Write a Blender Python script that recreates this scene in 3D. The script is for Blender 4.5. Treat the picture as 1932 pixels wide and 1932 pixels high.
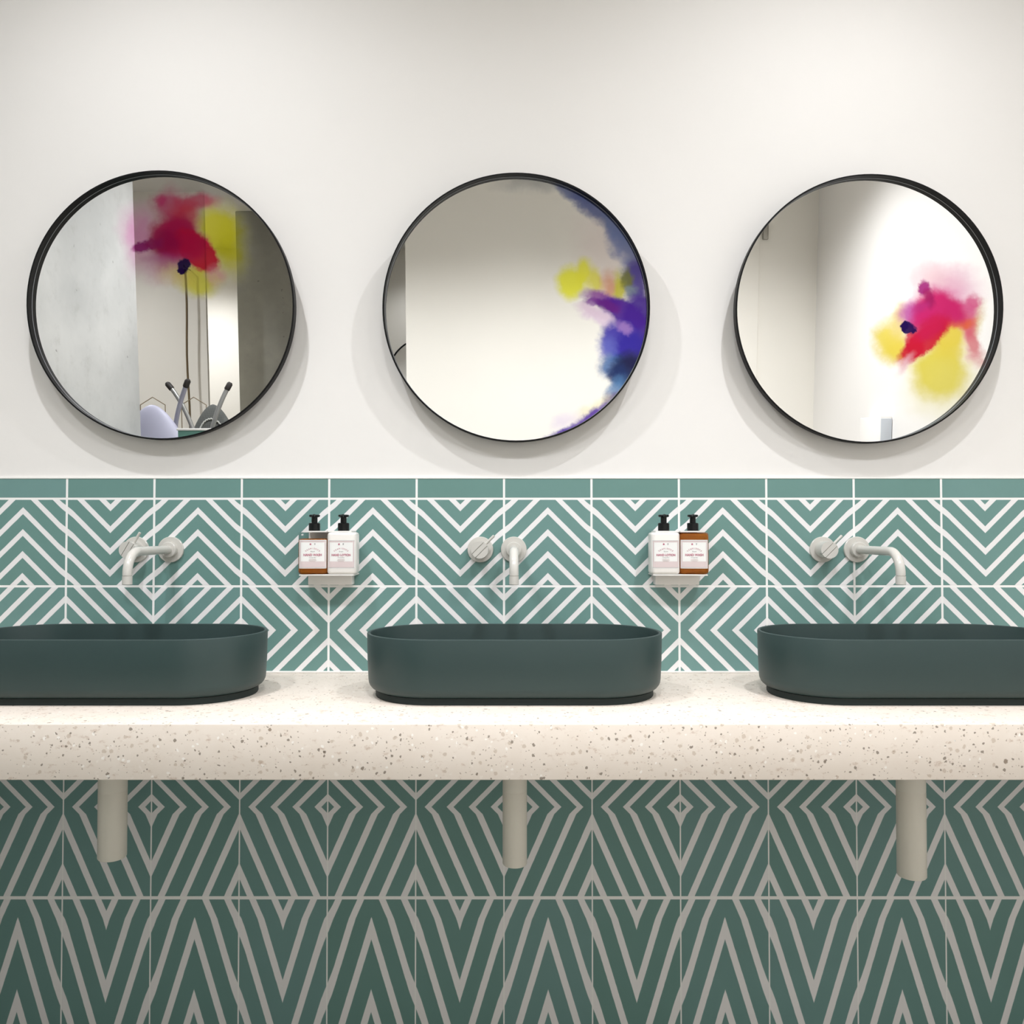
import bpy, bmesh, math, random
from mathutils import Vector, Matrix
R = math.radians
PI = math.pi
SC = bpy.context.scene
COL = SC.collection
for o in list(bpy.data.objects):
    bpy.data.objects.remove(o)

# ------------------------------------------------------------------ camera, world, exposure
cam_d = bpy.data.cameras.new('camera')
cam = bpy.data.objects.new('camera', cam_d)
COL.objects.link(cam)
cam.location = (0.0, -1.9, 1.185)
cam.rotation_euler = (R(90 + 1.24), 0, 0)
cam_d.sensor_width = 36.0
cam_d.sensor_fit = 'HORIZONTAL'
cam_d.lens = 36.0 * 1567.0 / 1932.0
cam_d.clip_start = 0.02
SC.camera = cam

w = bpy.data.worlds.new('world')
SC.world = w
w.use_nodes = True
w.node_tree.nodes['Background'].inputs[0].default_value = (0.9, 0.95, 1.0, 1)
w.node_tree.nodes['Background'].inputs[1].default_value = 0.02

SC.view_settings.view_transform = 'Standard'
SC.view_settings.look = 'None'
SC.view_settings.gamma = 1.0
SC.view_settings.use_curve_mapping = False
SC.view_settings.exposure = 0.12

WARM = (0.97, 0.985, 1.02)
CEIL = 2.90
# (x, y, watts, cone, lamp radius) of the ceiling downlights; their lamps are built with them further down
LIGHTS = [(-0.76, -0.76, 47, 156, 0.022), (0.76, -0.76, 47, 156, 0.022),
          (-1.00, -1.66, 86, 138, 0.10), (0.05, -1.66, 86, 138, 0.10), (1.00, -1.66, 86, 138, 0.10),
          (-2.30, -3.98, 80, 140, 0.06), (-0.7, -4.2, 16, 130, 0.06), (-2.35, -2.3, 60, 150, 0.04)]


# ------------------------------------------------------------------ helpers: tagging
def tag(o, label=None, cat=None, group=None, kind=None):
    if label: o['label'] = label
    if cat: o['category'] = cat
    if group: o['group'] = group
    if kind: o['kind'] = kind
    return o


def thing(name, label, cat, loc=(0, 0, 0), rot=(0, 0, 0), group=None):
    o = bpy.data.objects.new(name, None)
    o.empty_display_size = 0.05
    COL.objects.link(o)
    o.location = loc
    o.rotation_euler = rot
    return tag(o, label, cat, group)


def obj(name, bm, mat, parent=None, smooth=35, loc=None):
    me = bpy.data.meshes.new(name)
    bmesh.ops.recalc_face_normals(bm, faces=bm.faces)
    bm.to_mesh(me)
    bm.free()
    if mat:
        for m in (mat if isinstance(mat, (list, tuple)) else [mat]):
            me.materials.append(m)
    if smooth:
        me.shade_smooth()
        me.set_sharp_from_angle(angle=R(smooth))
    o = bpy.data.objects.new(name, me)
    COL.objects.link(o)
    if parent: o.parent = parent
    if loc: o.location = loc
    return o


def struct(name, bm, mat, parent=None, smooth=35):
    o = obj(name, bm, mat, parent, smooth)
    if not parent: o['kind'] = 'structure'
    return o


# ------------------------------------------------------------------ helpers: shapes
def box(bm, a, b, bevel=0.0, seg=2):
    ma = Matrix.Translation([(a[i] + b[i]) / 2 for i in range(3)]) @ Matrix.Diagonal([abs(b[i] - a[i]) for i in range(3)] + [1])
    r = bmesh.ops.create_cube(bm, size=1.0, matrix=ma)
    if bevel:
        es = set()
        for v in r['verts']:
            es.update(v.link_edges)
        bmesh.ops.bevel(bm, geom=list(es), offset=bevel, segments=seg, profile=0.5, affect='EDGES')
    return bm


def newbox(a, b, bevel=0.0, seg=2):
    return box(bmesh.new(), a, b, bevel, seg)


def loft(bm, rings, cap0=True, cap1=True, closed=False):
    vs = [[bm.verts.new(p) for p in r] for r in rings]
    n = len(vs[0])
    m = len(vs)
    for i in range(m if closed else m - 1):
        a = vs[i]
        b = vs[(i + 1) % m]
        for j in range(n):
            k = (j + 1) % n
            bm.faces.new((a[j], a[k], b[k], b[j]))
    if not closed:
        if cap0: bm.faces.new(vs[0])
        if cap1: bm.faces.new(list(reversed(vs[-1])))
    return bm


def lathe(bm, prof, n=48, axis='Y', c=(0, 0, 0), cap0=True, cap1=True, closed=False):
    """prof: list of (radius, height along axis)."""
    rings = []
    for r, h in prof:
        ring = []
        for j in range(n):
            a = 2 * PI * j / n
            u, v = r * math.cos(a), r * math.sin(a)
            p = {'Y': (u, h, v), 'Z': (u, v, h), 'X': (h, u, v)}[axis]
            ring.append((p[0] + c[0], p[1] + c[1], p[2] + c[2]))
        rings.append(ring)
    return loft(bm, rings, cap0, cap1, closed)


def tube(bm, pts, rad, n=24, cap=True):
    pts = [Vector(p) for p in pts]
    rad = rad if isinstance(rad, (list, tuple)) else [rad] * len(pts)
    t0 = (pts[1] - pts[0]).normalized()
    up = Vector((0, 0, 1)) if abs(t0.z) < 0.9 else Vector((1, 0, 0))
    u = t0.cross(up).normalized()
    rings = []
    for i, p in enumerate(pts):
        if i == 0: t = pts[1] - pts[0]
        elif i == len(pts) - 1: t = pts[-1] - pts[-2]
        else: t = (pts[i + 1] - p).normalized() + (p - pts[i - 1]).normalized()
        t.normalize()
        u = (u - t * u.dot(t)).normalized()
        v = t.cross(u)
        rings.append([p + (u * math.cos(2 * PI * j / n) + v * math.sin(2 * PI * j / n)) * rad[i] for j in range(n)])
    return loft(bm, rings, cap, cap)


def stadium(L, r, z, n=24):
    """plan outline, straight half-length L along x, end radius r."""
    out = []
    for j in range(n + 1):
        a = -PI / 2 + PI * j / n
        out.append((L + r * math.cos(a), r * math.sin(a), z))
    for j in range(n + 1):
        a = PI / 2 + PI * j / n
        out.append((-L + r * math.cos(a), r * math.sin(a), z))
    return out


def rrect(wd, dp, r, z, n=6):
    out = []
    for cx, cy, a0 in ((wd / 2 - r, dp / 2 - r, 0), (-wd / 2 + r, dp / 2 - r, PI / 2), (-wd / 2 + r, -dp / 2 + r, PI), (wd / 2 - r, -dp / 2 + r, 1.5 * PI)):
        for j in range(n + 1):
            a = a0 + PI / 2 * j / n
            out.append((cx + r * math.cos(a), cy + r * math.sin(a), z))
    return out


# ------------------------------------------------------------------ helpers: materials
def hexc(h):
    h = h.lstrip('#')
    c = [int(h[i:i + 2], 16) / 255 for i in (0, 2, 4)]
    return tuple(x / 12.92 if x <= 0.04045 else ((x + 0.055) / 1.055) ** 2.4 for x in c)


class N:
    """tiny node-expression builder"""

    def __init__(self, name):
        self.m = bpy.data.materials.new(name)
        self.m.use_nodes = True
        self.t = self.m.node_tree
        self.b = self.t.nodes['Principled BSDF']
        self.o = self.t.nodes['Material Output']

    def put(self, sock, v):
        if isinstance(v, (int, float)):
            sock.default_value = v
        elif isinstance(v, tuple):
            if len(v) == 3 and len(sock.default_value) == 4: v = v + (1.0,)
            sock.default_value = v
        else:
            self.t.links.new(v, sock)

    def ma(self, op, a, b=0.0, c=0.0, clamp=False):
        n = self.t.nodes.new('ShaderNodeMath')
        n.operation = op
        n.use_clamp = clamp
        for s, v in zip(n.inputs, (a, b, c)):
            self.put(s, v)
        return n.outputs[0]

    def add(self, a, b): return self.ma('ADD', a, b)
    def sub(self, a, b): return self.ma('SUBTRACT', a, b)
    def mul(self, a, b): return self.ma('MULTIPLY', a, b)
    def abs(self, a): return self.ma('ABSOLUTE', a)
    def mod(self, a, b): return self.ma('FLOORED_MODULO', a, b)
    def floor(self, a): return self.ma('FLOOR', a)
    def lt(self, a, b): return self.ma('LESS_THAN', a, b)
    def gt(self, a, b): return self.ma('GREATER_THAN', a, b)
    def mx(self, a, b): return self.ma('MAXIMUM', a, b)
    def mn(self, a, b): return self.ma('MINIMUM', a, b)

    def ramp(self, x, a, b, lo=0.0, hi=1.0, smooth=True):
        n = self.t.nodes.new('ShaderNodeMapRange')
        n.interpolation_type = 'SMOOTHSTEP' if smooth else 'LINEAR'
        n.clamp = True
        for s, v in zip(n.inputs, (x, a, b, lo, hi)):
            self.put(s, v)
        return n.outputs[0]

    def mix(self, f, a, b, mode='MIX'):
        n = self.t.nodes.new('ShaderNodeMix')
        n.data_type = 'RGBA'
        n.blend_type = mode
        self.put(n.inputs['Factor'], f)
        self.put(n.inputs[6], a)
        self.put(n.inputs[7], b)
        return n.outputs[2]

    def objco(self):
        return self.t.nodes.new('ShaderNodeTexCoord').outputs['Object']

    def sep(self, v):
        n = self.t.nodes.new('ShaderNodeSeparateXYZ')
        self.t.links.new(v, n.inputs[0])
        return n.outputs

    def comb(self, x, y, z):
        n = self.t.nodes.new('ShaderNodeCombineXYZ')
        for s, v in zip(n.inputs, (x, y, z)):
            self.put(s, v)
        return n.outputs[0]

    def vec(self, op, a, b):
        n = self.t.nodes.new('ShaderNodeVectorMath')
        n.operation = op
        for s, v in zip(n.inputs, (a, b)):
            self.put(s, v)
        return n.outputs[1] if op in ('LENGTH', 'DISTANCE', 'DOT_PRODUCT') else n.outputs[0]

    def noise(self, v, scale, detail=3.0, rough=0.55, color=False):
        n = self.t.nodes.new('ShaderNodeTexNoise')
        self.put(n.inputs['Vector'], v)
        n.inputs['Scale'].default_value = scale
        n.inputs['Detail'].default_value = detail
        n.inputs['Roughness'].default_value = rough
        return n.outputs['Color'] if color else n.outputs[0]

    def voro(self, v, scale):
        n = self.t.nodes.new('ShaderNodeTexVoronoi')
        self.put(n.inputs['Vector'], v)
        n.inputs['Scale'].default_value = scale
        return n.outputs['Distance'], n.outputs['Color']

    def white(self, v):
        n = self.t.nodes.new('ShaderNodeTexWhiteNoise')
        n.noise_dimensions = '3D'
        self.put(n.inputs['Vector'], v)
        return n.outputs['Value']

    def bump(self, h, strength=0.2, dist=0.001):
        n = self.t.nodes.new('ShaderNodeBump')
        n.inputs['Strength'].default_value = strength
        n.inputs['Distance'].default_value = dist
        self.put(n.inputs['Height'], h)
        self.t.links.new(n.outputs[0], self.b.inputs['Normal'])

    def set(self, **k):
        names = dict(color='Base Color', rough='Roughness', metal='Metallic', spec='Specular IOR Level', trans='Transmission Weight',
                     ior='IOR', coat='Coat Weight', coatr='Coat Roughness', em='Emission Color', ems='Emission Strength', sss='Subsurface Weight')
        for a, v in k.items():
            self.put(self.b.inputs[names[a]], v)
        return self


def plain(name, col, rough=0.5, var=0.04, scale=30, **k):
    """painted / plastic surface with a faint procedural mottling"""
    m = N(name)
    c = hexc(col) if isinstance(col, str) else col
    n = m.noise(m.objco(), scale, 3)
    a = tuple(x * (1 - var) for x in c)
    b = tuple(min(1, x * (1 + var)) for x in c)
    m.set(color=m.mix(n, a, b), rough=rough, **k)
    return m.m


def mat_plaster(name, col, var=0.03):
    m = N(name)
    c = hexc(col)
    co = m.objco()
    n = m.noise(co, 1.6, 3)
    m.set(color=m.mix(n, tuple(x * (1 - var) for x in c), tuple(min(1, x * (1 + var)) for x in c)), rough=0.75, spec=0.25)
    m.bump(m.noise(co, 140, 2), 0.06, 0.001)
    return m.m


def mat_tiles():
    m = N('patterned_tile')
    x, y, z = m.sep(m.objco())
    P = 0.2
    X = m.mul(m.add(x, 0.0182), 1 / P)
    # depth below the plain top course; the lower courses are taller tiles
    z1, z2, z0 = 0.5401, 0.3055, 1.2565
    d = m.add(m.sub(z0, m.mx(z, z1)),
              m.add(m.mul(m.sub(z1, m.mn(m.mx(z, z2), z1)), 1 / 2.246), m.mul(m.sub(z2, m.mn(z, z2)), 1 / 3.25)))
    V = m.mul(d, 1 / P)
    row = m.floor(V)
    v = m.sub(V, row)
    par = m.mod(row, 2.0)
    # even rows: V / caret tiles
    tri = m.abs(m.sub(m.mod(m.add(X, 0.5), 2.0), 1.0))
    T = m.sub(m.add(tri, 0.136), m.mul(m.ramp(tri, 0.41, 0.59), 0.0318))
    ce = m.sub(v, T)
    # odd rows: > and < tiles, shifted by one tile every second row
    sh = m.mul(m.gt(row, 2.0), 1.0)
    trio = m.abs(m.sub(m.mod(m.add(X, sh), 2.0), 1.0))
    co = m.sub(m.add(trio, m.abs(m.sub(v, 0.5))), 0.112)
    c = m.add(m.mul(ce, m.sub(1.0, par)), m.mul(co, par))
    dist = m.abs(m.sub(m.mod(m.add(c, 0.125), 0.25), 0.125))
    wob = m.mul(m.sub(m.noise(m.objco(), 60, 2), 0.5), 0.006)
    line = m.ramp(m.add(dist, wob), 0.036, 0.042, 1.0, 0.0, False)
    line = m.mul(line, m.gt(V, 0.0))
    # grout
    gx = m.abs(m.sub(m.mod(m.add(X, 0.5), 1.0), 0.5))
    gv = m.abs(m.sub(m.mod(m.add(V, 0.5), 1.0), 0.5))
    slim = m.gt(V, 2.6)   # slimmer joints in the lower courses
    g = m.mx(m.lt(gx, m.sub(0.0125, m.mul(slim, 0.0045))), m.mul(m.lt(gv, m.sub(0.0125, m.mul(slim, 0.0045))), m.gt(V, -0.1)))
    cell = m.comb(m.floor(X), m.floor(m.mx(V, -0.5)), 0.0)
    rnd = m.white(cell)
    green = m.mix(rnd, hexc('#6c938d'), hexc('#769b99'))
    green = m.mix(m.mul(m.noise(m.objco(), 9, 4, 0.6), 0.5), green, hexc('#648b82'))
    colr = m.mix(line, green, hexc('#f2f0f0'))
    colr = m.mix(g, colr, hexc('#f8f7f5'))
    m.set(color=colr, rough=m.mix(g, (0.42, 0.42, 0.42), (0.9, 0.9, 0.9)), spec=0.45)
    m.bump(m.ramp(m.mn(gx, gv), 0.010, 0.018), 0.25, 0.001)
    return m.m


def mat_terrazzo():
    m = N('terrazzo')
    co = m.objco()
    base = m.mix(m.noise(co, 14, 5, 0.65), hexc('#e0d3c5'), hexc('#ede3d8'))
    smear = m.ramp(m.noise(m.vec('MULTIPLY', co, (1.0, 1.0, 1.6)), 46, 5, 0.7), 0.56, 0.72)
    base = m.mix(m.mul(smear, 0.75), base, hexc('#c2ab99'))
    wsm = m.ramp(m.noise(m.vec('ADD', co, (3.1, 1.7, 5.5)), 70, 3, 0.6), 0.62, 0.74)
    base = m.mix(m.mul(wsm, 0.5), base, hexc('#f4ece2'))
    wco = m.vec('ADD', co, m.vec('MULTIPLY', m.vec('SUBTRACT', m.noise(co, 160, 2, 0.6, True), (0.5, 0.5, 0.5)), (0.006, 0.006, 0.006)))
    for sc, thr, r, col, amt in ((56, 0.93, 0.18, '#7d6a57', 0.8), (80, 0.86, 0.19, '#6d5f50', 0.75), (125, 0.84, 0.22, '#6a5c4e', 0.75),
                                 (210, 0.80, 0.26, '#8a7868', 0.6), (84, 0.84, 0.30, '#bba895', 0.55), (120, 0.88, 0.26, '#faf5ee', 0.7)):
        dd, cc = m.voro(m.vec('ADD', wco, (sc * 0.13, 0.7, 0.3)), sc)
        rr, gg, bb = m.sep(cc)
        size = m.mul(m.add(gg, 0.45), r)
        mask = m.mul(m.ramp(dd, m.mul(size, 0.75), size, 1.0, 0.0), m.gt(rr, thr))
        base = m.mix(m.mul(mask, amt), base, hexc(col))
    m.set(color=base, rough=0.5, spec=0.35)
    return m.m


def mat_concrete(name, a, b, rough=0.35):
    m = N(name)
    co = m.objco()
    base = m.mix(m.ramp(m.noise(co, 1.9, 5, 0.6), 0.3, 0.7), hexc(a), hexc(b))
    base = m.mix(m.mul(m.ramp(m.noise(co, 14, 5, 0.7), 0.5, 0.8), 0.35), base, hexc('#8d8c86'))
    d, c = m.voro(m.vec('ADD', co, m.vec('MULTIPLY', m.noise(co, 40, 2, 0.5, True), (0.03, 0.03, 0.03))), 13)
    r, g, bb = m.sep(c)
    pit = m.mul(m.ramp(d, 0.05, 0.11, 1.0, 0.0), m.gt(r, 0.72))
    base = m.mix(m.mul(pit, 0.7), base, hexc('#6f6d68'))
    m.set(color=base, rough=rough, spec=0.5)
    m.bump(m.sub(m.noise(co, 25, 4), pit), 0.15, 0.002)
    return m.m


def mat_watercolour(name, blots, ink=1.0):
    """silvered glass with ink washes; blots: (cx, cy, rx, ry, rot, softness, colour, strength, wobble) in metres on the glass"""
    m = N(name)
    co = m.objco()
    x, y, z = m.sep(co)
    p = m.comb(x, z, 0.0)
    big = m.vec('SUBTRACT', m.noise(p, 11, 2, 0.5, True), (0.5, 0.5, 0.5))
    fine = m.vec('SUBTRACT', m.noise(p, 55, 4, 0.65, True), (0.5, 0.5, 0.5))
    wa = m.vec('ADD', m.vec('MULTIPLY', big, (0.06, 0.06, 0)), m.vec('MULTIPLY', fine, (0.018, 0.018, 0)))
    wb = m.vec('MULTIPLY', fine, (0.022, 0.022, 0))
    pa = m.vec('ADD', p, wa)
    pb = m.vec('ADD', p, wb)
    col = (0.93, 0.93, 0.92)
    cover = 0.0
    for cx, cy, rx, ry, rot, soft, c, s, wob in blots:
        mp = m.t.nodes.new('ShaderNodeMapping')
        mp.vector_type = 'TEXTURE'
        m.t.links.new(pa if wob else pb, mp.inputs['Vector'])
        mp.inputs['Location'].default_value = (cx, cy, 0)
        mp.inputs['Rotation'].default_value = (0, 0, R(rot))
        mp.inputs['Scale'].default_value = (rx, ry, 1)
        ln = m.vec('LENGTH', mp.outputs[0], (0, 0, 0))
        k = m.mul(m.ramp(ln, 1 - soft, 1 + soft, 1.0, 0.0), s)
        col = m.mix(k, col, tuple(q * ink for q in hexc(c)))
        cover = m.sub(m.add(cover, k), m.mul(cover, k))
    gl = m.t.nodes.new('ShaderNodeBsdfGlossy')
    gl.inputs['Roughness'].default_value = 0.0
    m.put(gl.inputs['Color'], col)
    df = m.t.nodes.new('ShaderNodeBsdfDiffuse')
    m.put(df.inputs['Color'], col)
    ms = m.t.nodes.new('ShaderNodeMixShader')
    m.put(ms.inputs[0], m.mul(cover, 0.15))
    m.t.links.new(gl.outputs[0], ms.inputs[1])
    m.t.links.new(df.outputs[0], ms.inputs[2])
    m.t.links.new(ms.outputs[0], m.o.inputs['Surface'])
    m.t.nodes.remove(m.b)
    return m.m


M_wall = mat_plaster('white_wall_paint', '#f0ede9')
M_ceil = mat_plaster('ceiling_paint', '#f0ede8')
M_beige = mat_plaster('beige_wall_paint', '#f1ede4')
M_tile = mat_tiles()
M_terrazzo = mat_terrazzo()
M_conc = mat_concrete('pale_concrete', '#b0b1af', '#c8c8c5')
M_conc2 = mat_concrete('dark_concrete', '#97968c', '#aeaca1', 0.5)
M_floor = plain('grey_floor', '#85827b', 0.55, 0.08, 6)
M_trim = plain('white_trim', '#f4f2ee', 0.4, 0.01)
M_basin = plain('matte_green_ceramic', '#2f403f', 0.42, 0.03, 20, spec=0.4)
M_foot = plain('shade_darkened_foot', '#283130', 0.6, 0.04, 40, spec=0.2)  # basin green darkened to paint in the shade under the bowl
M_tap = plain('pale_grey_lacquer', '#cfccc5', 0.2, 0.01, 20, spec=0.5)
M_groove = plain('groove_shadow_gap', '#6f6a62', 0.6, 0.01)
M_pipe = plain('beige_lacquered_pipe', '#eee9dd', 0.4, 0.03, 30)
M_frame = plain('black_powder_coat', '#0a0a0b', 0.5, 0.05, 60, spec=0.2)
M_back = plain('mirror_backing', '#2a2a2a', 0.7, 0.03)
M_edge = plain('ground_glass_edge', '#8d9094', 0.3, 0.02)
M_white = plain('white_bracket_lacquer', '#efece8', 0.35, 0.01)
M_black = plain('black_pump_plastic', '#0e1011', 0.35, 0.05, 80, spec=0.3)
M_lotion = plain('white_bottle_plastic', '#f3efe9', 0.3, 0.01)
M_paper = plain('label_paper', '#f2f2ef', 0.6, 0.01)
M_pink = plain('label_border_pink', '#dccccb', 0.6, 0.03)
M_rose = plain('label_ink_rose', '#b8637c', 0.6, 0.03)
M_greyink = plain('label_ink_grey', '#8f8a8c', 0.6, 0.03)
M_steel = plain('grey_chair_leg', '#a4a4a2', 0.3, 0.03, 30, metal=0.5)
M_lilac = plain('lilac_grey_shell', '#a9a9bb', 0.5, 0.03)
M_lilacleg = plain('lilac_grey_leg', '#a2a2b2', 0.4, 0.03)
M_rubber = plain('black_rubber', '#241f1c', 0.6, 0.04)
M_stitch = plain('pale_stitching', '#b9bab4', 0.8, 0.04)
M_teal = plain('teal_tile_glaze', '#5f8f83', 0.35, 0.05, 12)
M_cord = plain('brown_cord', '#6e5d43', 0.8, 0.08, 120)
M_wood = plain('pale_wood', '#b9a88c', 0.55, 0.08, 9)
M_wire = plain('brown_wire', '#8a7b62', 0.5, 0.04)
M_silver = plain('brushed_metal', '#a9a69e', 0.3, 0.03, 60, metal=0.8)
M_shade = plain('dispenser_side_shade', '#c7ccd2', 0.4, 0.02)


def mat_woven():
    m = N('woven_grey')
    x, y, z = m.sep(m.objco())
    a = m.ma('SINE', m.mul(m.add(x, z), 900))
    b = m.ma('SINE', m.mul(m.sub(x, z), 900))
    f = m.ramp(m.mul(a, b), -0.6, 0.8)
    m.set(color=m.mix(f, hexc('#3a3c3b'), hexc('#6f716d')), rough=0.8)
    return m.m


M_woven = mat_woven()


def mat_amber():
    m = N('amber_soap')
    m.set(color=m.mix(m.noise(m.objco(), 60, 2), hexc('#cf7426'), hexc('#e08e42')), rough=0.15, trans=0.5, ior=1.15)
    return m.m


def mat_clear():
    m = N('clear_bottle_plastic')
    m.set(color=(0.97, 0.96, 0.94), rough=0.04, trans=1.0, ior=1.12, spec=0.8)
    return m.m


def mat_lens():
    m = N('downlight_lens')
    m.set(color=(1, 1, 1), em=WARM, ems=12.0)
    return m.m


M_amber, M_clear, M_lens = mat_amber(), mat_clear(), mat_lens()

# ------------------------------------------------------------------ room shell
XR, XL = 1.612, -3.2           # right wall, far left extent
YF = -2.6                      # wall behind the photographer
YB = -4.7                      # far wall of the space beyond
wall_back = struct('wall_back', newbox((XL, 0.004, 0), (XR, 0.14, CEIL)), M_wall)
tiling = obj('tiling', newbox((XL, -0.001, 0), (XR, 0.0045, 1.3026)), M_tile, wall_back)
tag(tiling, 'green cement tiles with white chevron lines')
trim_1 = struct('trim_1', newbox((XL, -0.0022, 1.3022), (XR, 0.0045, 1.3058), 0.0008), M_trim)
trim_2 = struct('trim_2', newbox((XL, -0.004, 0.8598), (XR, -0.0008, 0.8642), 0.0008), M_trim)
struct('floor', newbox((XL - 0.1, YB - 0.1, -0.1), (XR + 0.1, 0.14, 0)), M_floor)
struct('ceiling', newbox((XL - 0.1, YB - 0.1, CEIL), (XR + 0.1, 0.14, CEIL + 0.1)), M_ceil)
struct('wall_right', newbox((XR, YB, 0), (XR + 0.1, 0.14, CEIL)), M_wall)
struct('wall_front', newbox((-0.563, YF - 0.12, 0), (XR, YF, CEIL)), M_beige)
struct('wall_far', newbox((XL, YB, 0), (XR, YB + 0.1, CEIL)), M_beige)
struct('wall_left', newbox((-1.777, -1.676, 0), (-1.577, -0.001, CEIL), 0.004), M_conc)
struct('wall_outer', newbox((XL - 0.1, YB, 0), (XL, 0.14, CEIL)), M_beige)
struct('wall_alcove', newbox((XL, -3.225, 0), (-1.84, -3.2, CEIL)), M_beige)
struct('wall_pillar', newbox((-1.782, -3.95, 0), (-1.15, -3.6, CEIL), 0.006), M_conc2)
hw = struct('wall_half', newbox((-1.470, -1.86, 0), (-0.95, -1.80, 1.452)), M_teal)
obj('coping', newbox((-1.475, -1.87, 1.452), (-0.945, -1.795, 1.462), 0.002), M_trim, hw)

# door in the wall behind the photographer (seen at the edge of the right mirror)
door_1 = struct('door_1', newbox((0.76, YF, 0.0), (1.30, YF + 0.018, 2.72), 0.003), M_beige)
obj('hinge', newbox((1.318, YF, 2.47), (1.345, YF + 0.022, 2.56), 0.003), M_silver, door_1)
obj('hinge', newbox((1.318, YF, 0.25), (1.345, YF + 0.022, 0.34), 0.003), M_silver, door_1)


# ------------------------------------------------------------------ ceiling downlights
LIGHT_LABELS = ['recessed ceiling downlight close to the mirror wall, above the left mirror',
                'recessed ceiling downlight close to the mirror wall, above the right mirror',
                'recessed ceiling downlight in the middle of the room, leftmost of its row',
                'recessed ceiling downlight in the middle of the room, centre of its row',
                'recessed ceiling downlight in the middle of the room, rightmost of its row',
                'recessed ceiling downlight behind the beige alcove wall',
                'recessed ceiling downlight over the far wall with the plain mirror',
                'recessed ceiling downlight over the upturned chairs']
for (lx, ly, wt, cone, lrad), lab in zip(LIGHTS, LIGHT_LABELS):
    t = thing('ceiling_downlight', lab, 'ceiling light', (lx, ly, CEIL), group='recessed ceiling downlights')
    bm = bmesh.new()
    lathe(bm, [(0.045, -0.001), (0.058, -0.001), (0.058, -0.006), (0.047, -0.009), (0.045, -0.004)], 40, 'Z', closed=True)
    obj('trim_ring', bm, M_trim, t)
    bm = bmesh.new()
    lathe(bm, [(0.0445, -0.0005), (0.0445, -0.003)], 40, 'Z')
    obj('lens', bm, M_lens, t)
    ld = bpy.data.lights.new('downlight_lamp', 'SPOT')
    ld.energy = wt
    ld.color = WARM
    ld.spot_size = R(cone)
    ld.spot_blend = 1.0
    ld.shadow_soft_size = lrad
    lo = bpy.data.objects.new('downlight_lamp', ld)
    COL.objects.link(lo)
    lo.parent = t
    lo.location = (0, 0, -0.05)

# ------------------------------------------------------------------ countertop
ct = obj('countertop', newbox((-1.574, -0.502, 0.7665), (1.61, -0.0035, 0.86), 0.0022, 2), M_terrazzo)
tag(ct, 'long speckled cream terrazzo countertop carrying the three green basins', 'countertop')


# ------------------------------------------------------------------ basins
def make_basin():
    root = thing('vessel_basin', 'x', 'basin', group='green basins on the countertop')
    L, r, H, zb = 0.158, 0.134, 0.1235, 0.0125
    rings = []
    # outside, from the underside up
    rings.append(stadium(L, r - 0.024, zb))
    for k in range(7):
        a = PI / 2 * k / 6
        rings.append(stadium(L, r - 0.0235 + 0.0205 * math.sin(a), zb + 0.0205 * (1 - math.cos(a))))
    rings.append(stadium(L, r - 0.0012, zb + 0.055))
    rings.append(stadium(L, r, H - 0.0022))
    rings.append(stadium(L, r - 0.0007, H - 0.0006))
    rings.append(stadium(L, r - 0.0024, H))
    rings.append(stadium(L, r - 0.0046, H))
    rings.append(stadium(L, r - 0.0062, H - 0.0008))
    rings.append(stadium(L, r - 0.0068, H - 0.003))
    rings.append(stadium(L, r - 0.009, zb + 0.055))
    for k in range(7):
        a = PI / 2 * k / 6
        rings.append(stadium(L, r - 0.012 - 0.03 * (1 - math.cos(a)), zb + 0.04 - 0.028 * math.sin(a)))
    bm = bmesh.new()
    loft(bm, rings)
    obj('bowl', bm, M_basin, root, 40)
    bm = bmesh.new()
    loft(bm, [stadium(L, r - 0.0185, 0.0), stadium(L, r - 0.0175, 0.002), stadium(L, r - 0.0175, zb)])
    tag(obj('plinth', bm, M_foot, root, 40), 'foot with the overhang shade in its colour')
    bm = bmesh.new()
    lathe(bm, [(0.032, zb + 0.012), (0.032, zb + 0.0145), (0.027, zb + 0.0165), (0.0, zb + 0.0168)][:3], 32, 'Z')
    obj('drain_cover', bm, M_basin, root)
    return root


def copy_tree(o, parent=None):
    c = o.copy()
    COL.objects.link(c)
    if parent: c.parent = parent
    for ch in [q for q in bpy.data.objects if q.parent == o]:
        copy_tree(ch, c)
    return c


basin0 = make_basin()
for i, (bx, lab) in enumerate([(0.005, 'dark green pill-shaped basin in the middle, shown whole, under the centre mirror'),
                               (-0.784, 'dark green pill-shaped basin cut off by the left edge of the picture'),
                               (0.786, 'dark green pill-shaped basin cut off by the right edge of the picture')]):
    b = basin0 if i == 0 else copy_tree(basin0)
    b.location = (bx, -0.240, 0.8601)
    b['label'] = lab


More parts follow.
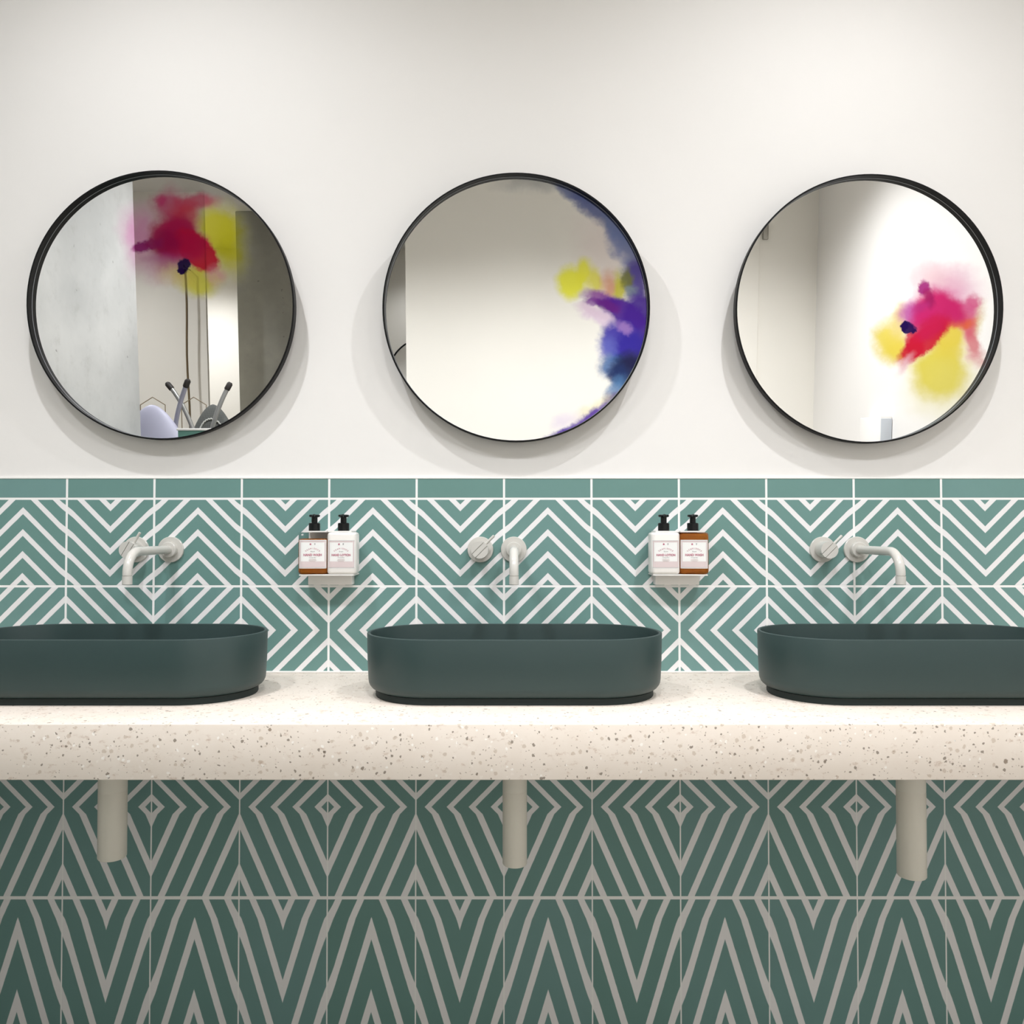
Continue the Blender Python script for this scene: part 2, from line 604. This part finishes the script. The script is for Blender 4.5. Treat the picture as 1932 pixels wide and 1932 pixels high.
# ------------------------------------------------------------------ wall taps
def make_spout():
    root = thing('tap_spout', 'x', 'tap spout', group='bent spouts on the tiled wall')
    bm = bmesh.new()
    lathe(bm, [(0.0293, 0.0), (0.0293, -0.0046), (0.0283, -0.0056)], 56)
    obj('wall_plate', bm, M_tap, root)
    bm = bmesh.new()
    lathe(bm, [(0.0175, -0.0056), (0.0175, -0.0185), (0.0163, -0.0197), (0.0095, -0.0197)], 48)
    obj('collar', bm, M_tap, root)
    pts = [(0, -0.012, 0), (0, -0.06, 0), (0, -0.12, 0), (0, -0.171, 0)]
    rb = 0.045
    for k in range(1, 13):
        a = PI / 2 * k / 12
        pts.append((0, -0.171 - rb * math.sin(a), -rb + rb * math.cos(a)))
    pts.append((0, -0.171 - rb, -0.0475))
    bm = bmesh.new()
    tube(bm, pts, 0.0094, 32)
    obj('pipe', bm, M_tap, root, 50)
    bm = bmesh.new()
    lathe(bm, [(0.0084, -0.0474), (0.0084, -0.0487), (0.0098, -0.0488), (0.0098, -0.0655), (0.0092, -0.0662), (0.0075, -0.0662), (0.0075, -0.062)], 40, 'Z', (0, -0.171 - rb, 0))
    obj('nozzle', bm, M_tap, root)
    return root


def make_control(ang):
    root = thing('tap_control', 'x', 'tap control', group='round lever controls on the tiled wall')
    bm = bmesh.new()
    lathe(bm, [(0.0293, 0.0), (0.0293, -0.0046), (0.0283, -0.0056)], 56)
    obj('wall_plate', bm, M_tap, root)
    # knob: three segments separated by two straight grooves across its face
    r, g, hw_ = 0.0193, 0.0006, 0.0056
    ca, sa = math.cos(R(ang)), math.sin(R(ang))

    def seg(lo, hi):
        n = 28
        pts = []
        a1, a0 = math.asin(max(-1, min(1, hi / r))), math.asin(max(-1, min(1, lo / r)))
        for k in range(n + 1):
            a = a0 + (a1 - a0) * k / n
            pts.append((r * math.cos(a), r * math.sin(a)))
        for k in range(n + 1):
            a = a1 + (a0 - a1) * k / n
            pts.append((-r * math.cos(a), r * math.sin(a)))
        out = []
        for u, v in pts:
            if not out or (abs(u - out[-1][0]) + abs(v - out[-1][1])) > 1e-5: out.append((u, v))
        if abs(out[0][0] - out[-1][0]) + abs(out[0][1] - out[-1][1]) < 1e-5: out.pop()
        return [(u * ca - v * sa, u * sa + v * ca) for u, v in out]

    bm = bmesh.new()
    for lo, hi in ((-r, -hw_ - g), (-hw_ + g, hw_ - g), (hw_ + g, r)):
        s = seg(lo, hi)
        cx = sum(p[0] for p in s) / len(s)
        cz = sum(p[1] for p in s) / len(s)
        f = 0.985
        loft(bm, [[(u, -0.030, v) for u, v in s], [(u, -0.0455, v) for u, v in s], [(cx + (u - cx) * f, -0.0462, cz + (v - cz) * f) for u, v in s]])
    obj('knob', bm, M_tap, root, 30)
    bm = bmesh.new()
    lathe(bm, [(0.0192, -0.0056), (0.0192, -0.0305), (0.0172, -0.0305), (0.0172, -0.0435)], 48)
    obj('knob_core', bm, M_tap, root)
    bm = bmesh.new()
    tube(bm, [(ca * 0.012, -0.034, sa * 0.012), (ca * 0.0445, -0.034, sa * 0.0445), (ca * 0.0452, -0.034, sa * 0.0452)], [0.0031, 0.0031, 0.0024], 20)
    obj('lever', bm, M_tap, root)
    return root


ZT = 1.1405
for i, (sx, lab) in enumerate([(0.0040, 'pale grey bent wall spout over the middle basin, pointing straight at the viewer'),
                               (-0.7785, 'pale grey bent wall spout over the left basin, seen turning left'),
                               (0.7865, 'pale grey bent wall spout over the right basin, seen turning right')]):
    s = make_spout() if i == 0 else copy_tree(spout0)
    if i == 0: spout0 = s
    s.location = (sx, -0.001, ZT)
    s['label'] = lab
for sx, ang, lab in [(-0.0722, 45, 'round grey tap control with raised lever beside the middle spout'),
                     (-0.8575, 60, 'round grey tap control partly hidden behind the left spout'),
                     (0.7085, 45, 'round grey tap control with raised lever left of the right spout')]:
    s = make_control(ang)
    s.location = (sx, -0.001, ZT)
    s['label'] = lab


# ------------------------------------------------------------------ soap brackets and bottles
def text_mesh(body, size, mat, name, parent, loc, arc=None, bold=0.0, xs=1.0):
    """flat lettering on the xz plane, facing -y; arc = radius of an upward bow"""
    bm_all = bmesh.new()

    def one(ch, sz):
        cu = bpy.data.curves.new('t', 'FONT')
        cu.body = ch
        cu.size = sz
        cu.align_x = 'CENTER'
        cu.offset = bold
        to = bpy.data.objects.new('t', cu)
        COL.objects.link(to)
        bpy.context.view_layer.update()
        me = bpy.data.meshes.new_from_object(to.evaluated_get(bpy.context.evaluated_depsgraph_get()))
        bpy.data.objects.remove(to)
        bpy.data.curves.remove(cu)
        return me

    if arc is None:
        me = one(body, size)
        me.transform(Matrix.Rotation(PI / 2, 4, 'X') @ Matrix.Diagonal((xs, 1, 1, 1)))
        bm_all.from_mesh(me)
        bpy.data.meshes.remove(me)
    else:
        n = len(body)
        st = size * 0.82 / arc
        for k, ch in enumerate(body):
            a = (k - (n - 1) / 2) * st
            me = one(ch, size)
            me.transform(Matrix.Translation((arc * math.sin(a), 0, arc * math.cos(a) - arc)) @ Matrix.Rotation(a, 4, 'Y') @ Matrix.Rotation(PI / 2, 4, 'X'))
            bm_all.from_mesh(me)
            bpy.data.meshes.remove(me)
    o = obj(name, bm_all, mat, parent, 0, loc)
    return o


BW, BD, BR, BH = 0.0645, 0.050, 0.011, 0.0925


def bottle_rings(ins=0.0, z0=0.0, z1=None):
    z1 = BH if z1 is None else z1
    w_, d_, r_ = BW - 2 * ins, BD - 2 * ins, BR - ins * 0.6
    rr = []
    for k in range(5):
        a = PI / 2 * k / 4
        q = 0.006 * (1 - math.sin(a))
        rr.append(rrect(w_ - 2 * q, d_ - 2 * q, r_ - q * 0.6, z0 + 0.006 * (1 - math.cos(a))))
    for k in range(5):
        a = PI / 2 * k / 4
        q = 0.006 * (1 - math.cos(a))
        rr.append(rrect(w_ - 2 * q, d_ - 2 * q, r_ - q * 0.6, z1 - 0.006 + 0.006 * math.sin(a)))
    return rr


def wrap_patch(bm, hw_, z0, z1, off, midx=0.0):
    """patch that follows the front of the bottle"""
    w_, d_, r_ = BW + 2 * off, BD + 2 * off, BR + off
    xs = [hw_ * (k / 14.0 * 2 - 1) + midx for k in range(15)]
    lo, hi = [], []
    for x in xs:
        ax = abs(x) - (w_ / 2 - r_)
        y = -d_ / 2 if ax <= 0 else -(d_ / 2 - r_) - math.sqrt(max(0, r_ * r_ - ax * ax))
        lo.append(bm.verts.new((x, y, z0)))
        hi.append(bm.verts.new((x, y, z1)))
    for k in range(14):
        bm.faces.new((lo[k], lo[k + 1], hi[k + 1], hi[k]))


def make_bottle(kind, fill, label, loc, yaw):
    name = 'hand_wash_bottle' if kind == 'wash' else 'hand_lotion_bottle'
    root = thing(name, label, 'soap bottle', loc, (0, 0, R(yaw)), 'pump bottles on the wall brackets')
    bm = bmesh.new()
    loft(bm, bottle_rings())
    if kind == 'wash':
        body = obj('bottle_body', bm, M_clear, root, 40)
        bm = bmesh.new()
        loft(bm, bottle_rings(0.0014, 0.0016, fill))
        tag(obj('liquid_soap', bm, M_amber, root, 40), 'amber liquid soap')
    else:
        body = obj('bottle_body', bm, M_lotion, root, 40)
    # label: pink bordered paper that wraps the front
    lz0, lz1, hw_ = 0.0130, 0.0760, 0.0296
    bm = bmesh.new()
    wrap_patch(bm, hw_, lz0, lz1, 0.0003)
    lab = obj('label', bm, M_paper, root, 40)
    bm = bmesh.new()
    b = 0.0032
    wrap_patch(bm, hw_ - 0.0012, lz1 - 0.0055, lz1 - 0.0022, 0.00045)
    wrap_patch(bm, hw_ - 0.0012, lz0 + 0.0022, lz0 + 0.0155, 0.00045)
    for s in (-1, 1):
        wrap_patch(bm, 0.0012, lz0 + 0.0155, lz1 - 0.0055, 0.00045, s * (hw_ - 0.0026))
    tag(obj('border', bm, M_pink, lab, 40), 'faded pink border')
    for z_ in (lz1 - 0.0021, lz0 + 0.0016):
        bm = bmesh.new()
        wrap_patch(bm, hw_ - 0.0006, z_, z_ + 0.0005, 0.0005)
        obj('rule', bm, M_greyink, lab, 40)
    yf = -BD / 2 - 0.0007
    text_mesh('HAND WASH' if kind == 'wash' else 'HAND LOTION', 0.0072 if kind == 'wash' else 0.0066, M_rose, 'lettering', lab, (0, yf, 0.0405), None, 0.00022, 0.92)
    text_mesh('SEAMIDOCE', 0.0046, M_rose, 'arched_lettering', lab, (0, yf, 0.0555), 0.021)
    text_mesh('Brand', 0.0038, M_greyink, 'small_lettering', lab, (0, yf, 0.0492))
    text_mesh('Orange Blos', 0.0030, M_greyink, 'small_lettering', lab, (0, yf, 0.0362))
    for k, (hwid, zz) in enumerate(((0.0075, 0.0330), (0.0085, 0.0308), (0.0065, 0.0286))):
        bm = bmesh.new()
        box(bm, (-hwid, yf - 0.0001, zz), (hwid, yf + 0.0002, zz + 0.0008))
        obj('text_line', bm, M_pink, lab, 0)
    bm = bmesh.new()
    lathe(bm, [(0.0019, yf - 0.0001), (0.0019, yf + 0.0002)], 20, 'Y', (-0.0047, 0, 0.0665))
    obj('rose_crest', bm, M_rose, lab, 0)
    bm = bmesh.new()
    box(bm, (0.0042, yf - 0.0001, 0.0648), (0.0052, yf + 0.0002, 0.0682))
    box(bm, (0.0034, yf - 0.0001, 0.0670), (0.0060, yf + 0.0002, 0.0680))
    obj('grey_crest', bm, M_greyink, lab, 0)
    # pump
    pump = thing_part('pump', root)
    bm = bmesh.new()
    lathe(bm, [(0.0105, BH), (0.0126, BH + 0.0015), (0.0126, BH + 0.0195), (0.0108, BH + 0.0212), (0.0072, BH + 0.0212)], 36, 'Z')
    obj('collar', bm, M_black, pump)
    bm = bmesh.new()
    lathe(bm, [(0.0068, BH + 0.0212), (0.0066, BH + 0.0330), (0.0075, BH + 0.0342)], 28, 'Z')
    obj('stem', bm, M_black, pump)
    bm = bmesh.new()
    lathe(bm, [(0.0080, BH + 0.0335), (0.0116, BH + 0.0350), (0.0122, BH + 0.0375), (0.0112, BH + 0.0392), (0.0045, BH + 0.0398)], 36, 'Z')
    tube(bm, [(0, -0.006, BH + 0.0368), (0, -0.016, BH + 0.0366), (0, -0.021, BH + 0.0350)], [0.0042, 0.0036, 0.0028], 16)
    obj('pump_head', bm, M_black, pump, 40)
    return root


def thing_part(name, parent):
    o = bpy.data.objects.new(name, None)
    o.empty_display_size = 0.02
    COL.objects.link(o)
    o.parent = parent
    return o


def make_bracket(x, lab):
    root = thing('soap_bracket', lab, 'soap bracket', (x, -0.001, 1.0870), group='white soap brackets on the tiles')
    obj('mounting_box', newbox((-0.0495, -0.030, -0.0255), (0.0495, 0, -0.0028), 0.0015), M_white, root)
    obj('back_plate', newbox((-0.0535, -0.0035, -0.0028), (0.0535, 0, 0.0955), 0.001), M_white, root)
    obj('shelf_plate', newbox((-0.0605, -0.0665, -0.0030), (0.0605, 0, 0.0), 0.001), M_white, root)
    # upper plate with two holes for the bottle necks
    bm = bmesh.new()
    n = 48
    z0, z1 = 0.0930, 0.0960
    for cx in (-0.0325, 0.0325):
        x0, x1 = (-0.0535, 0.0) if cx < 0 else (0.0, 0.0535)
        inner, outer = [], []
        for j in range(n):
            a = 2 * PI * j / n
            inner.append((cx + 0.0131 * math.cos(a), -0.0423 + 0.0131 * math.sin(a)))
            dx, dy = math.cos(a), math.sin(a)
            tx = ((x1 - cx) / dx) if dx > 1e-6 else (((x0 - cx) / dx) if dx < -1e-6 else 9)
            ty = ((-0.0005 + 0.0423) / dy) if dy > 1e-6 else (((-0.0600 + 0.0423) / dy) if dy < -1e-6 else 9)
            t_ = min(tx, ty)
            outer.append((cx + dx * t_, -0.0423 + dy * t_))
        loft(bm, [[(u, v, z0) for u, v in inner], [(u, v, z1) for u, v in inner], [(u, v, z1) for u, v in outer], [(u, v, z0) for u, v in outer]], closed=True)
    obj('neck_plate', bm, M_white, root, 30)
    return root


make_bracket(-0.4090, 'white metal soap bracket between the left and middle taps')
make_bracket(0.3715, 'white metal soap bracket between the middle and right taps')
YBOT = -0.0433
make_bottle('wash', 0.0785, 'amber hand wash bottle with a clear air gap, left one on the left bracket', (-0.4415, YBOT, 1.0872), 5)
make_bottle('lotion', 0, 'white hand lotion bottle, right one on the left bracket', (-0.3765, YBOT, 1.0872), 0)
make_bottle('lotion', 0, 'white hand lotion bottle, left one on the right bracket', (0.3390, YBOT, 1.0872), 0)
make_bottle('wash', 0.0895, 'amber hand wash bottle filled to the shoulder, right one on the right bracket', (0.4040, YBOT, 1.0872), -5)


# ------------------------------------------------------------------ waste pipes below the counter
def make_waste(x, zbot, rad, lab):
    root = thing('waste_pipe', lab, 'waste pipe', (x, -0.252, 0), group='bottle traps under the countertop')
    bm = bmesh.new()
    lathe(bm, [(rad * 0.985, 0.6725), (rad, 0.6735), (rad, 0.7660)], 40, 'Z')
    obj('upper_sleeve', bm, M_pipe, root)
    bm = bmesh.new()
    lathe(bm, [(rad - 0.004, zbot), (rad - 0.0015, zbot + 0.0008), (rad, zbot + 0.003), (rad, 0.6715), (rad * 0.985, 0.6725)], 40, 'Z')
    obj('trap_cup', bm, M_pipe, root)
    bm = bmesh.new()
    tube(bm, [(0, 0, 0.697), (0, 0.2505, 0.697)], 0.016, 28)
    obj('outlet_arm', bm, M_pipe, root)
    bm = bmesh.new()
    lathe(bm, [(0.030, 0.2505), (0.030, 0.2465), (0.017, 0.2455)], 36, 'Y', (0, 0, 0.697))
    obj('wall_flange', bm, M_pipe, root)
    return root


make_waste(-0.7865, 0.5405, 0.0268, 'beige waste pipe below the left basin, shortest of the three')
make_waste(0.0055, 0.5275, 0.0240, 'beige waste pipe below the middle basin, slimmest of the three')
make_waste(0.7860, 0.5045, 0.0272, 'beige waste pipe below the right basin, hanging lowest')

# ------------------------------------------------------------------ mirrors
PX = 1.0 / 847.0


def blots(c, lst):
    out = []
    for px, py, rx, ry, rot, soft, colr, s, wob in lst:
        out.append(((px - c[0]) * PX, (c[1] - py) * PX, rx * PX, ry * PX, rot, soft, colr, s, wob))
    return out


def make_mirror(cx, cz, mat, lab):
    root = thing('round_mirror', lab, 'mirror', (cx, -0.050, cz), (R(2.75), 0, 0), 'round mirrors with painted glass')
    Rr = 0.300
    bm = bmesh.new()
    lathe(bm, [(Rr - 0.0035, 0.0), (Rr - 0.0006, 0.0), (Rr, 0.0006), (Rr, 0.020), (Rr - 0.0035, 0.020)], 128, 'Y', closed=True)
    obj('frame', bm, M_frame, root)
    bm = bmesh.new()
    lathe(bm, [(Rr - 0.0043, 0.0158), (Rr - 0.0043, 0.0185)], 128, 'Y')
    obj('glass', bm, mat, root, 20)
    bm = bmesh.new()
    lathe(bm, [(Rr - 0.0044, 0.0156), (Rr - 0.0036, 0.0152), (Rr - 0.0036, 0.0166), (Rr - 0.0044, 0.0172)], 128, 'Y', closed=True)
    obj('edge_strip', bm, M_edge, root)
    bm = bmesh.new()
    lathe(bm, [(Rr - 0.0036, 0.0186), (Rr - 0.0036, 0.0215), (0.18, 0.0218), (0.178, 0.040)], 96, 'Y')
    obj('back_board', bm, M_back, root)
    return root


BL = blots((302.5, 577), [
    (258, 442, 30, 46, 0, 0.85, '#eea6d4', 0.95, 1), (290, 500, 40, 24, 0, 0.9, '#d89ac0', 0.6, 1),
    (410, 434, 44, 58, 0, 0.42, '#e4e03c', 0.95, 1), (434, 460, 36, 54, 0, 0.7, '#dcd936', 0.9, 1), (372, 525, 38, 28, 0, 0.55, '#e2df48', 0.92, 1), (332, 512, 34, 18, 0, 0.9, '#e0c66a', 0.6, 1),
    (318, 385, 34, 34, 20, 0.55, '#d0407c', 0.85, 1), (372, 372, 38, 17, 8, 0.5, '#d84a74', 0.85, 1), (300, 378, 12, 14, 0, 0.6, '#d0407c', 0.8, 1),
    (345, 405, 28, 30, 0, 0.5, '#dd3850', 0.8, 1),
    (320, 448, 42, 40, -20, 0.35, '#c51f62', 0.95, 1), (335, 430, 30, 30, 0, 0.4, '#c2225c', 0.9, 1),
    (368, 470, 52, 27, -45, 0.16, '#d81d44', 0.97, 0), (345, 460, 36, 30, 0, 0.4, '#cb1e56', 0.8, 1),
    (305, 455, 28, 24, 0, 0.5, '#a41758', 0.75, 1), (310, 490, 34, 16, 0, 0.7, '#b8488c', 0.7, 1),
    (263, 463, 19, 11, 10, 0.35, '#a02a80', 0.95, 0), (285, 458, 18, 10, 10, 0.5, '#a02468', 0.8, 0),
    (405, 520, 14, 12, -40, 0.9, '#f0b0c4', 0.7, 1),
    (343, 498, 12, 15, -12, 0.2, '#2a1650', 0.98, 0), (338, 508, 8, 5, 0, 0.2, '#2a1650', 0.98, 0)])
BM = blots((974.5, 581), [
    (1150, 455, 58, 90, 0, 0.8, '#e6d8d8', 0.6, 1), (1010, 335, 60, 14, 0, 0.9, '#b4b8bc', 0.7, 1),
    (1085, 350, 50, 16, -30, 0.5, '#7480b0', 0.9, 1), (1118, 378, 46, 18, -42, 0.45, '#626ea4', 0.92, 1), (1168, 425, 48, 20, -55, 0.45, '#6c7cac', 0.92, 1), (1180, 455, 22, 44, 20, 0.55, '#7886b8', 0.9, 1),
    (1200, 500, 24, 44, 10, 0.6, '#8890bc', 0.85, 1),
    (1205, 525, 22, 34, 0, 0.4, '#55459a', 0.9, 1),
    (1082, 532, 27, 28, 0, 0.45, '#ecec4a', 0.97, 1), (1100, 510, 14, 28, -15, 0.5, '#ecea50', 0.95, 1), (1122, 525, 14, 28, 0, 0.5, '#e4de58', 0.9, 1),
    (1150, 535, 16, 24, 0, 0.7, '#d69a78', 0.85, 1), (1170, 535, 13, 24, 0, 0.5, '#c8c43c', 0.9, 1), (1186, 525, 12, 20, 0, 0.5, '#7c8038', 0.85, 0),
    (1195, 548, 12, 12, 0, 0.5, '#8898a0', 0.8, 0),
    (1140, 560, 34, 13, -10, 0.5, '#8f4aa6', 0.9, 1), (1122, 567, 18, 8, 0, 0.4, '#8040a0', 0.9, 0),
    (1180, 590, 50, 26, -28, 0.25, '#55289a', 0.97, 0), (1212, 610, 36, 60, 0, 0.25, '#4c2c98', 0.96, 0), (1150, 575, 24, 10, -20, 0.4, '#6a2c8c', 0.92, 0),
    (1140, 602, 36, 15, -32, 0.55, '#e8d6ee', 0.92, 1), (1120, 588, 26, 8, -25, 0.7, '#e2cce4', 0.8, 1),
    (1170, 640, 34, 36, 0, 0.35, '#4238ae', 0.96, 0), (1195, 660, 34, 40, 0, 0.35, '#3e34a2', 0.95, 0), (1182, 616, 16, 10, -30, 0.6, '#a884cc', 0.8, 0),
    (1150, 655, 16, 20, 0, 0.7, '#6a70c8', 0.8, 0),
    (1160, 690, 26, 22, 0, 0.5, '#3e6aa8', 0.9, 0), (1192, 700, 34, 36, -20, 0.35, '#2a2c4e', 0.97, 0), (1172, 706, 20, 20, 0, 0.5, '#2c3a6a', 0.9, 0),
    (1166, 735, 16, 26, -30, 0.6, '#5a84b8', 0.85, 0), (1158, 755, 20, 14, 40, 0.5, '#4a3a8c', 0.9, 0),
    (1125, 770, 36, 12, 35, 0.9, '#f4ecc8', 0.7, 1),
    (1116, 789, 46, 11, 36, 0.5, '#5b3aa6', 0.95, 0), (1074, 813, 44, 8, 20, 0.6, '#5030a0', 0.95, 0), (1070, 796, 30, 12, 30, 0.9, '#e0d4f0', 0.6, 1)])
BRt = blots((1641, 584), [
    (1795, 535, 52, 34, -10, 0.85, '#f2b4d4', 0.85, 1), (1760, 520, 40, 26, 0, 0.95, '#f8d8dc', 0.6, 1),
    (1688, 645, 28, 38, 0, 0.5, '#fbe760', 0.95, 1), (1703, 610, 12, 40, 0, 0.8, '#fbe690', 0.8, 1), (1700, 660, 24, 24, 0, 0.6, '#f8e25c', 0.85, 1),
    (1782, 698, 54, 46, 10, 0.42, '#f1e14c', 0.97, 1), (1800, 640, 34, 40, 0, 0.5, '#f4dc48', 0.95, 1), (1795, 720, 60, 50, 10, 0.9, '#f0e680', 0.6, 1),
    (1855, 600, 12, 30, 0, 0.9, '#f6eab0', 0.8, 1),
    (1768, 580, 52, 34, 10, 0.5, '#dd4496', 0.88, 1), (1728, 592, 22, 26, 0, 0.6, '#c858b0', 0.85, 1),
    (1822, 585, 34, 24, 0, 0.5, '#e05c98', 0.9, 1), (1842, 562, 15, 16, 0, 0.5, '#e26496', 0.9, 1), (1850, 645, 16, 34, 8, 0.5, '#e8868e', 0.9, 1), (1838, 612, 18, 26, 20, 0.6, '#e66c80', 0.9, 1),
    (1815, 608, 36, 10, 10, 0.7, '#f07038', 0.85, 1),
    (1780, 585, 46, 32, -10, 0.35, '#d42a70', 0.93, 1), (1760, 610, 30, 30, 0, 0.5, '#d63078', 0.9, 1),
    (1752, 642, 62, 20, 40, 0.22, '#d8233f', 0.97, 0), (1733, 648, 18, 26, 20, 0.3, '#d8233f', 0.92, 0), (1765, 615, 36, 18, 35, 0.4, '#d42858', 0.9, 0),
    (1716, 685, 22, 8, 50, 0.9, '#f6c4d0', 0.85, 1),
    (1750, 541, 10, 14, 0, 0.4, '#ac2a84', 0.95, 0), (1761, 561, 10, 18, 15, 0.5, '#ac2868', 0.9, 0), (1748, 578, 16, 12, 0, 0.7, '#bc3884', 0.7, 1),
    (1721, 618, 15, 11, -8, 0.18, '#281656', 0.98, 0), (1713, 616, 7, 9, 0, 0.2, '#281656', 0.98, 0)])
make_mirror(-0.788, 1.6875, mat_watercolour('painted_mirror_pink_high', BL), 'round black-rimmed mirror with a pink and yellow ink splash near its top, leftmost')
make_mirror(0.0095, 1.6825, mat_watercolour('painted_mirror_blue', BM), 'round black-rimmed mirror with blue and purple ink along its right rim, middle one')
make_mirror(0.801, 1.6795, mat_watercolour('painted_mirror_pink_low', BRt, 0.78), 'round black-rimmed mirror with a pink and yellow splash at lower right, rightmost')

# ------------------------------------------------------------------ things seen only in the mirrors
# a plain round mirror on the far wall
root = thing('plain_mirror', 'plain round mirror on the far wall, a sliver seen inside the middle mirror', 'mirror', (-0.66, YB + 0.1, 1.93))
bm = bmesh.new()
lathe(bm, [(0.288, 0.0), (0.298, 0.0), (0.298, 0.024), (0.288, 0.024)], 96, 'Y', closed=True)
obj('frame', bm, M_frame, root)
bm = bmesh.new()
lathe(bm, [(0.289, 0.002), (0.289, 0.016)], 96, 'Y')
obj('glass', bm, mat_watercolour('plain_mirror_glass', []), root)

# towel dispenser on the right wall
root = thing('towel_dispenser', 'white wall dispenser seen low in the right mirror', 'dispenser', (XR, -1.77, 1.30))
obj('housing', newbox((-0.05, -0.11, -0.15), (0.0, 0.10, 0.21), 0.004), M_white, root)
obj('shaded_side', newbox((-0.048, 0.1, -0.14), (-0.002, 0.104, 0.20), 0.001), M_shade, root)  # end face of the white housing, its shading painted in as grey

# storage table the upturned chairs stand on
root = thing('storage_table', 'tall pale wooden table behind the teal half wall carrying the upturned chairs', 'table', (-1.72, -2.28, 0))
obj('tabletop', newbox((-0.5, -0.36, 1.07), (0.6, 0.34, 1.10), 0.004), M_wood, root)
for sx in (-0.46, 0.56):
    for sy in (-0.32, 0.30):
        obj('leg', newbox((sx - 0.025, sy - 0.025, 0), (sx + 0.025, sy + 0.025, 1.07), 0.003), M_wood, root)


def chair(name, label, loc, mshell, mleg, legs, a=0.22, hgt=0.47):
    root = thing(name, label, 'chair', loc, group='upturned chairs beyond the teal half wall')
    bm = bmesh.new()
    prof = []
    n = 22
    for k in range(n + 1):
        dz = hgt * (k / n) ** 1.7
        prof.append((max(0.004, a * (dz / 0.45) ** 0.56), hgt - dz))
    lathe(bm, prof, 56, 'Z', cap1=False)
    for v in bm.verts: v.co.y *= 0.38
    sh = obj('shell', bm, mshell, root, 60)
    md = sh.modifiers.new('thickness', 'SOLIDIFY')
    md.thickness = 0.008
    for base, knee, tip in legs:
        b_, k_, t_ = Vector(base), Vector(knee), Vector(tip)
        pts = []
        for q in range(13):
            s = q / 12
            pts.append(b_ * (1 - s) ** 2 + k_ * 2 * s * (1 - s) + t_ * s * s)
        lb = bmesh.new()
        tube(lb, pts, 0.0105, 18)
        leg = obj('leg', lb, mleg, root, 50)
        d = (pts[-1] - pts[-2]).normalized()
        lb = bmesh.new()
        tube(lb, [pts[-1] - d * 0.028, pts[-1] - d * 0.024, pts[-1] + d * 0.004, pts[-1] + d * 0.012], [0.0125, 0.0135, 0.0135, 0.008], 18)
        obj('rubber_foot', lb, M_rubber, leg)
    return root, sh


wr, wsh = chair('upturned_chair', 'dark woven chair upturned with crossed grey legs, seen low in the left mirror', (-1.47, -2.24, 1.1052), M_woven, M_steel,
                [((-0.035, 0.10, 0.26), (-0.075, 0.13, 0.47), (-0.168, 0.12, 0.572)),
                 ((0.005, 0.10, 0.27), (0.055, 0.13, 0.45), (0.124, 0.12, 0.572)),
                 ((0.06, -0.05, 0.20), (0.09, -0.08, 0.28), (0.12, -0.10, 0.36)),
                 ((-0.06, -0.05, 0.20), (-0.09, -0.08, 0.28), (-0.12, -0.10, 0.36))], 0.205, 0.485)
# pale stitching that follows the woven shell
bm = bmesh.new()
pts = []
for k in range(25):
    a = R(20 + 140 * k / 24)
    u = math.cos(a) * 0.060
    dz = 0.155 - 0.085 * math.sin(a) + 0.004 * (k % 2)
    rr = 0.205 * (dz / 0.45) ** 0.56
    y = 0.38 * math.sqrt(max(0.0, rr * rr - u * u)) + 0.003
    pts.append((u, y, 0.485 - dz))
tube(bm, pts, 0.0042, 8)
st = obj('stitching', bm, M_stitch, wr)
lr, lsh = chair('upturned_chair', 'lilac-grey plastic chair upturned beside the concrete wall, seen low in the left mirror', (-1.665, -1.995, 1.1052), M_lilac, M_lilacleg,
                [((0.075, -0.07, 0.33), (0.085, -0.05, 0.43), (0.168, 0.0, 0.576)),
                 ((-0.05, 0.06, 0.33), (-0.09, 0.06, 0.43), (-0.19, -0.02, 0.50)),
                 ((0.05, -0.05, 0.33), (0.06, -0.07, 0.34), (0.08, -0.08, 0.35)),
                 ((-0.05, -0.05, 0.30), (-0.07, -0.07, 0.33), (-0.10, -0.08, 0.35))], 0.262, 0.47)

# bent wire racks behind the chairs
for x, lab in ((-1.690, 'thin bent wire rack peeking out behind the woven chair'), (-1.908, 'thin bent wire rack peeking out behind the lilac chair')):
    bm = bmesh.new()
    tube(bm, [(-0.066, 0, 0.0), (-0.066, 0, 0.505), (0.0, 0, 0.546), (0.066, 0, 0.505), (0.066, 0, 0.0)], 0.0026, 10)
    o = obj('wire_rack', bm, M_wire, None, 50, (x, -2.57, 1.1005))
    tag(o, lab, 'rack', 'wire racks behind the chairs')

# hanging cord against the beige alcove wall
root = thing('hanging_cord', 'brown cord hanging from a wall hook against the beige alcove, seen in the left mirror', 'cord', (-1.928, -3.12, 2.43))
bm = bmesh.new()
tube(bm, [(0.004 * math.sin(k * 0.9), 0, -k * 0.1) for k in range(13)], 0.0062, 12)
obj('cord', bm, M_cord, root, 50)
bm = bmesh.new()
tube(bm, [(0, -0.079, 0.012), (0, -0.01, 0.012), (0, 0.012, 0.010), (0, 0.016, 0.022)], 0.004, 10)
obj('hook', bm, M_silver, root, 50)
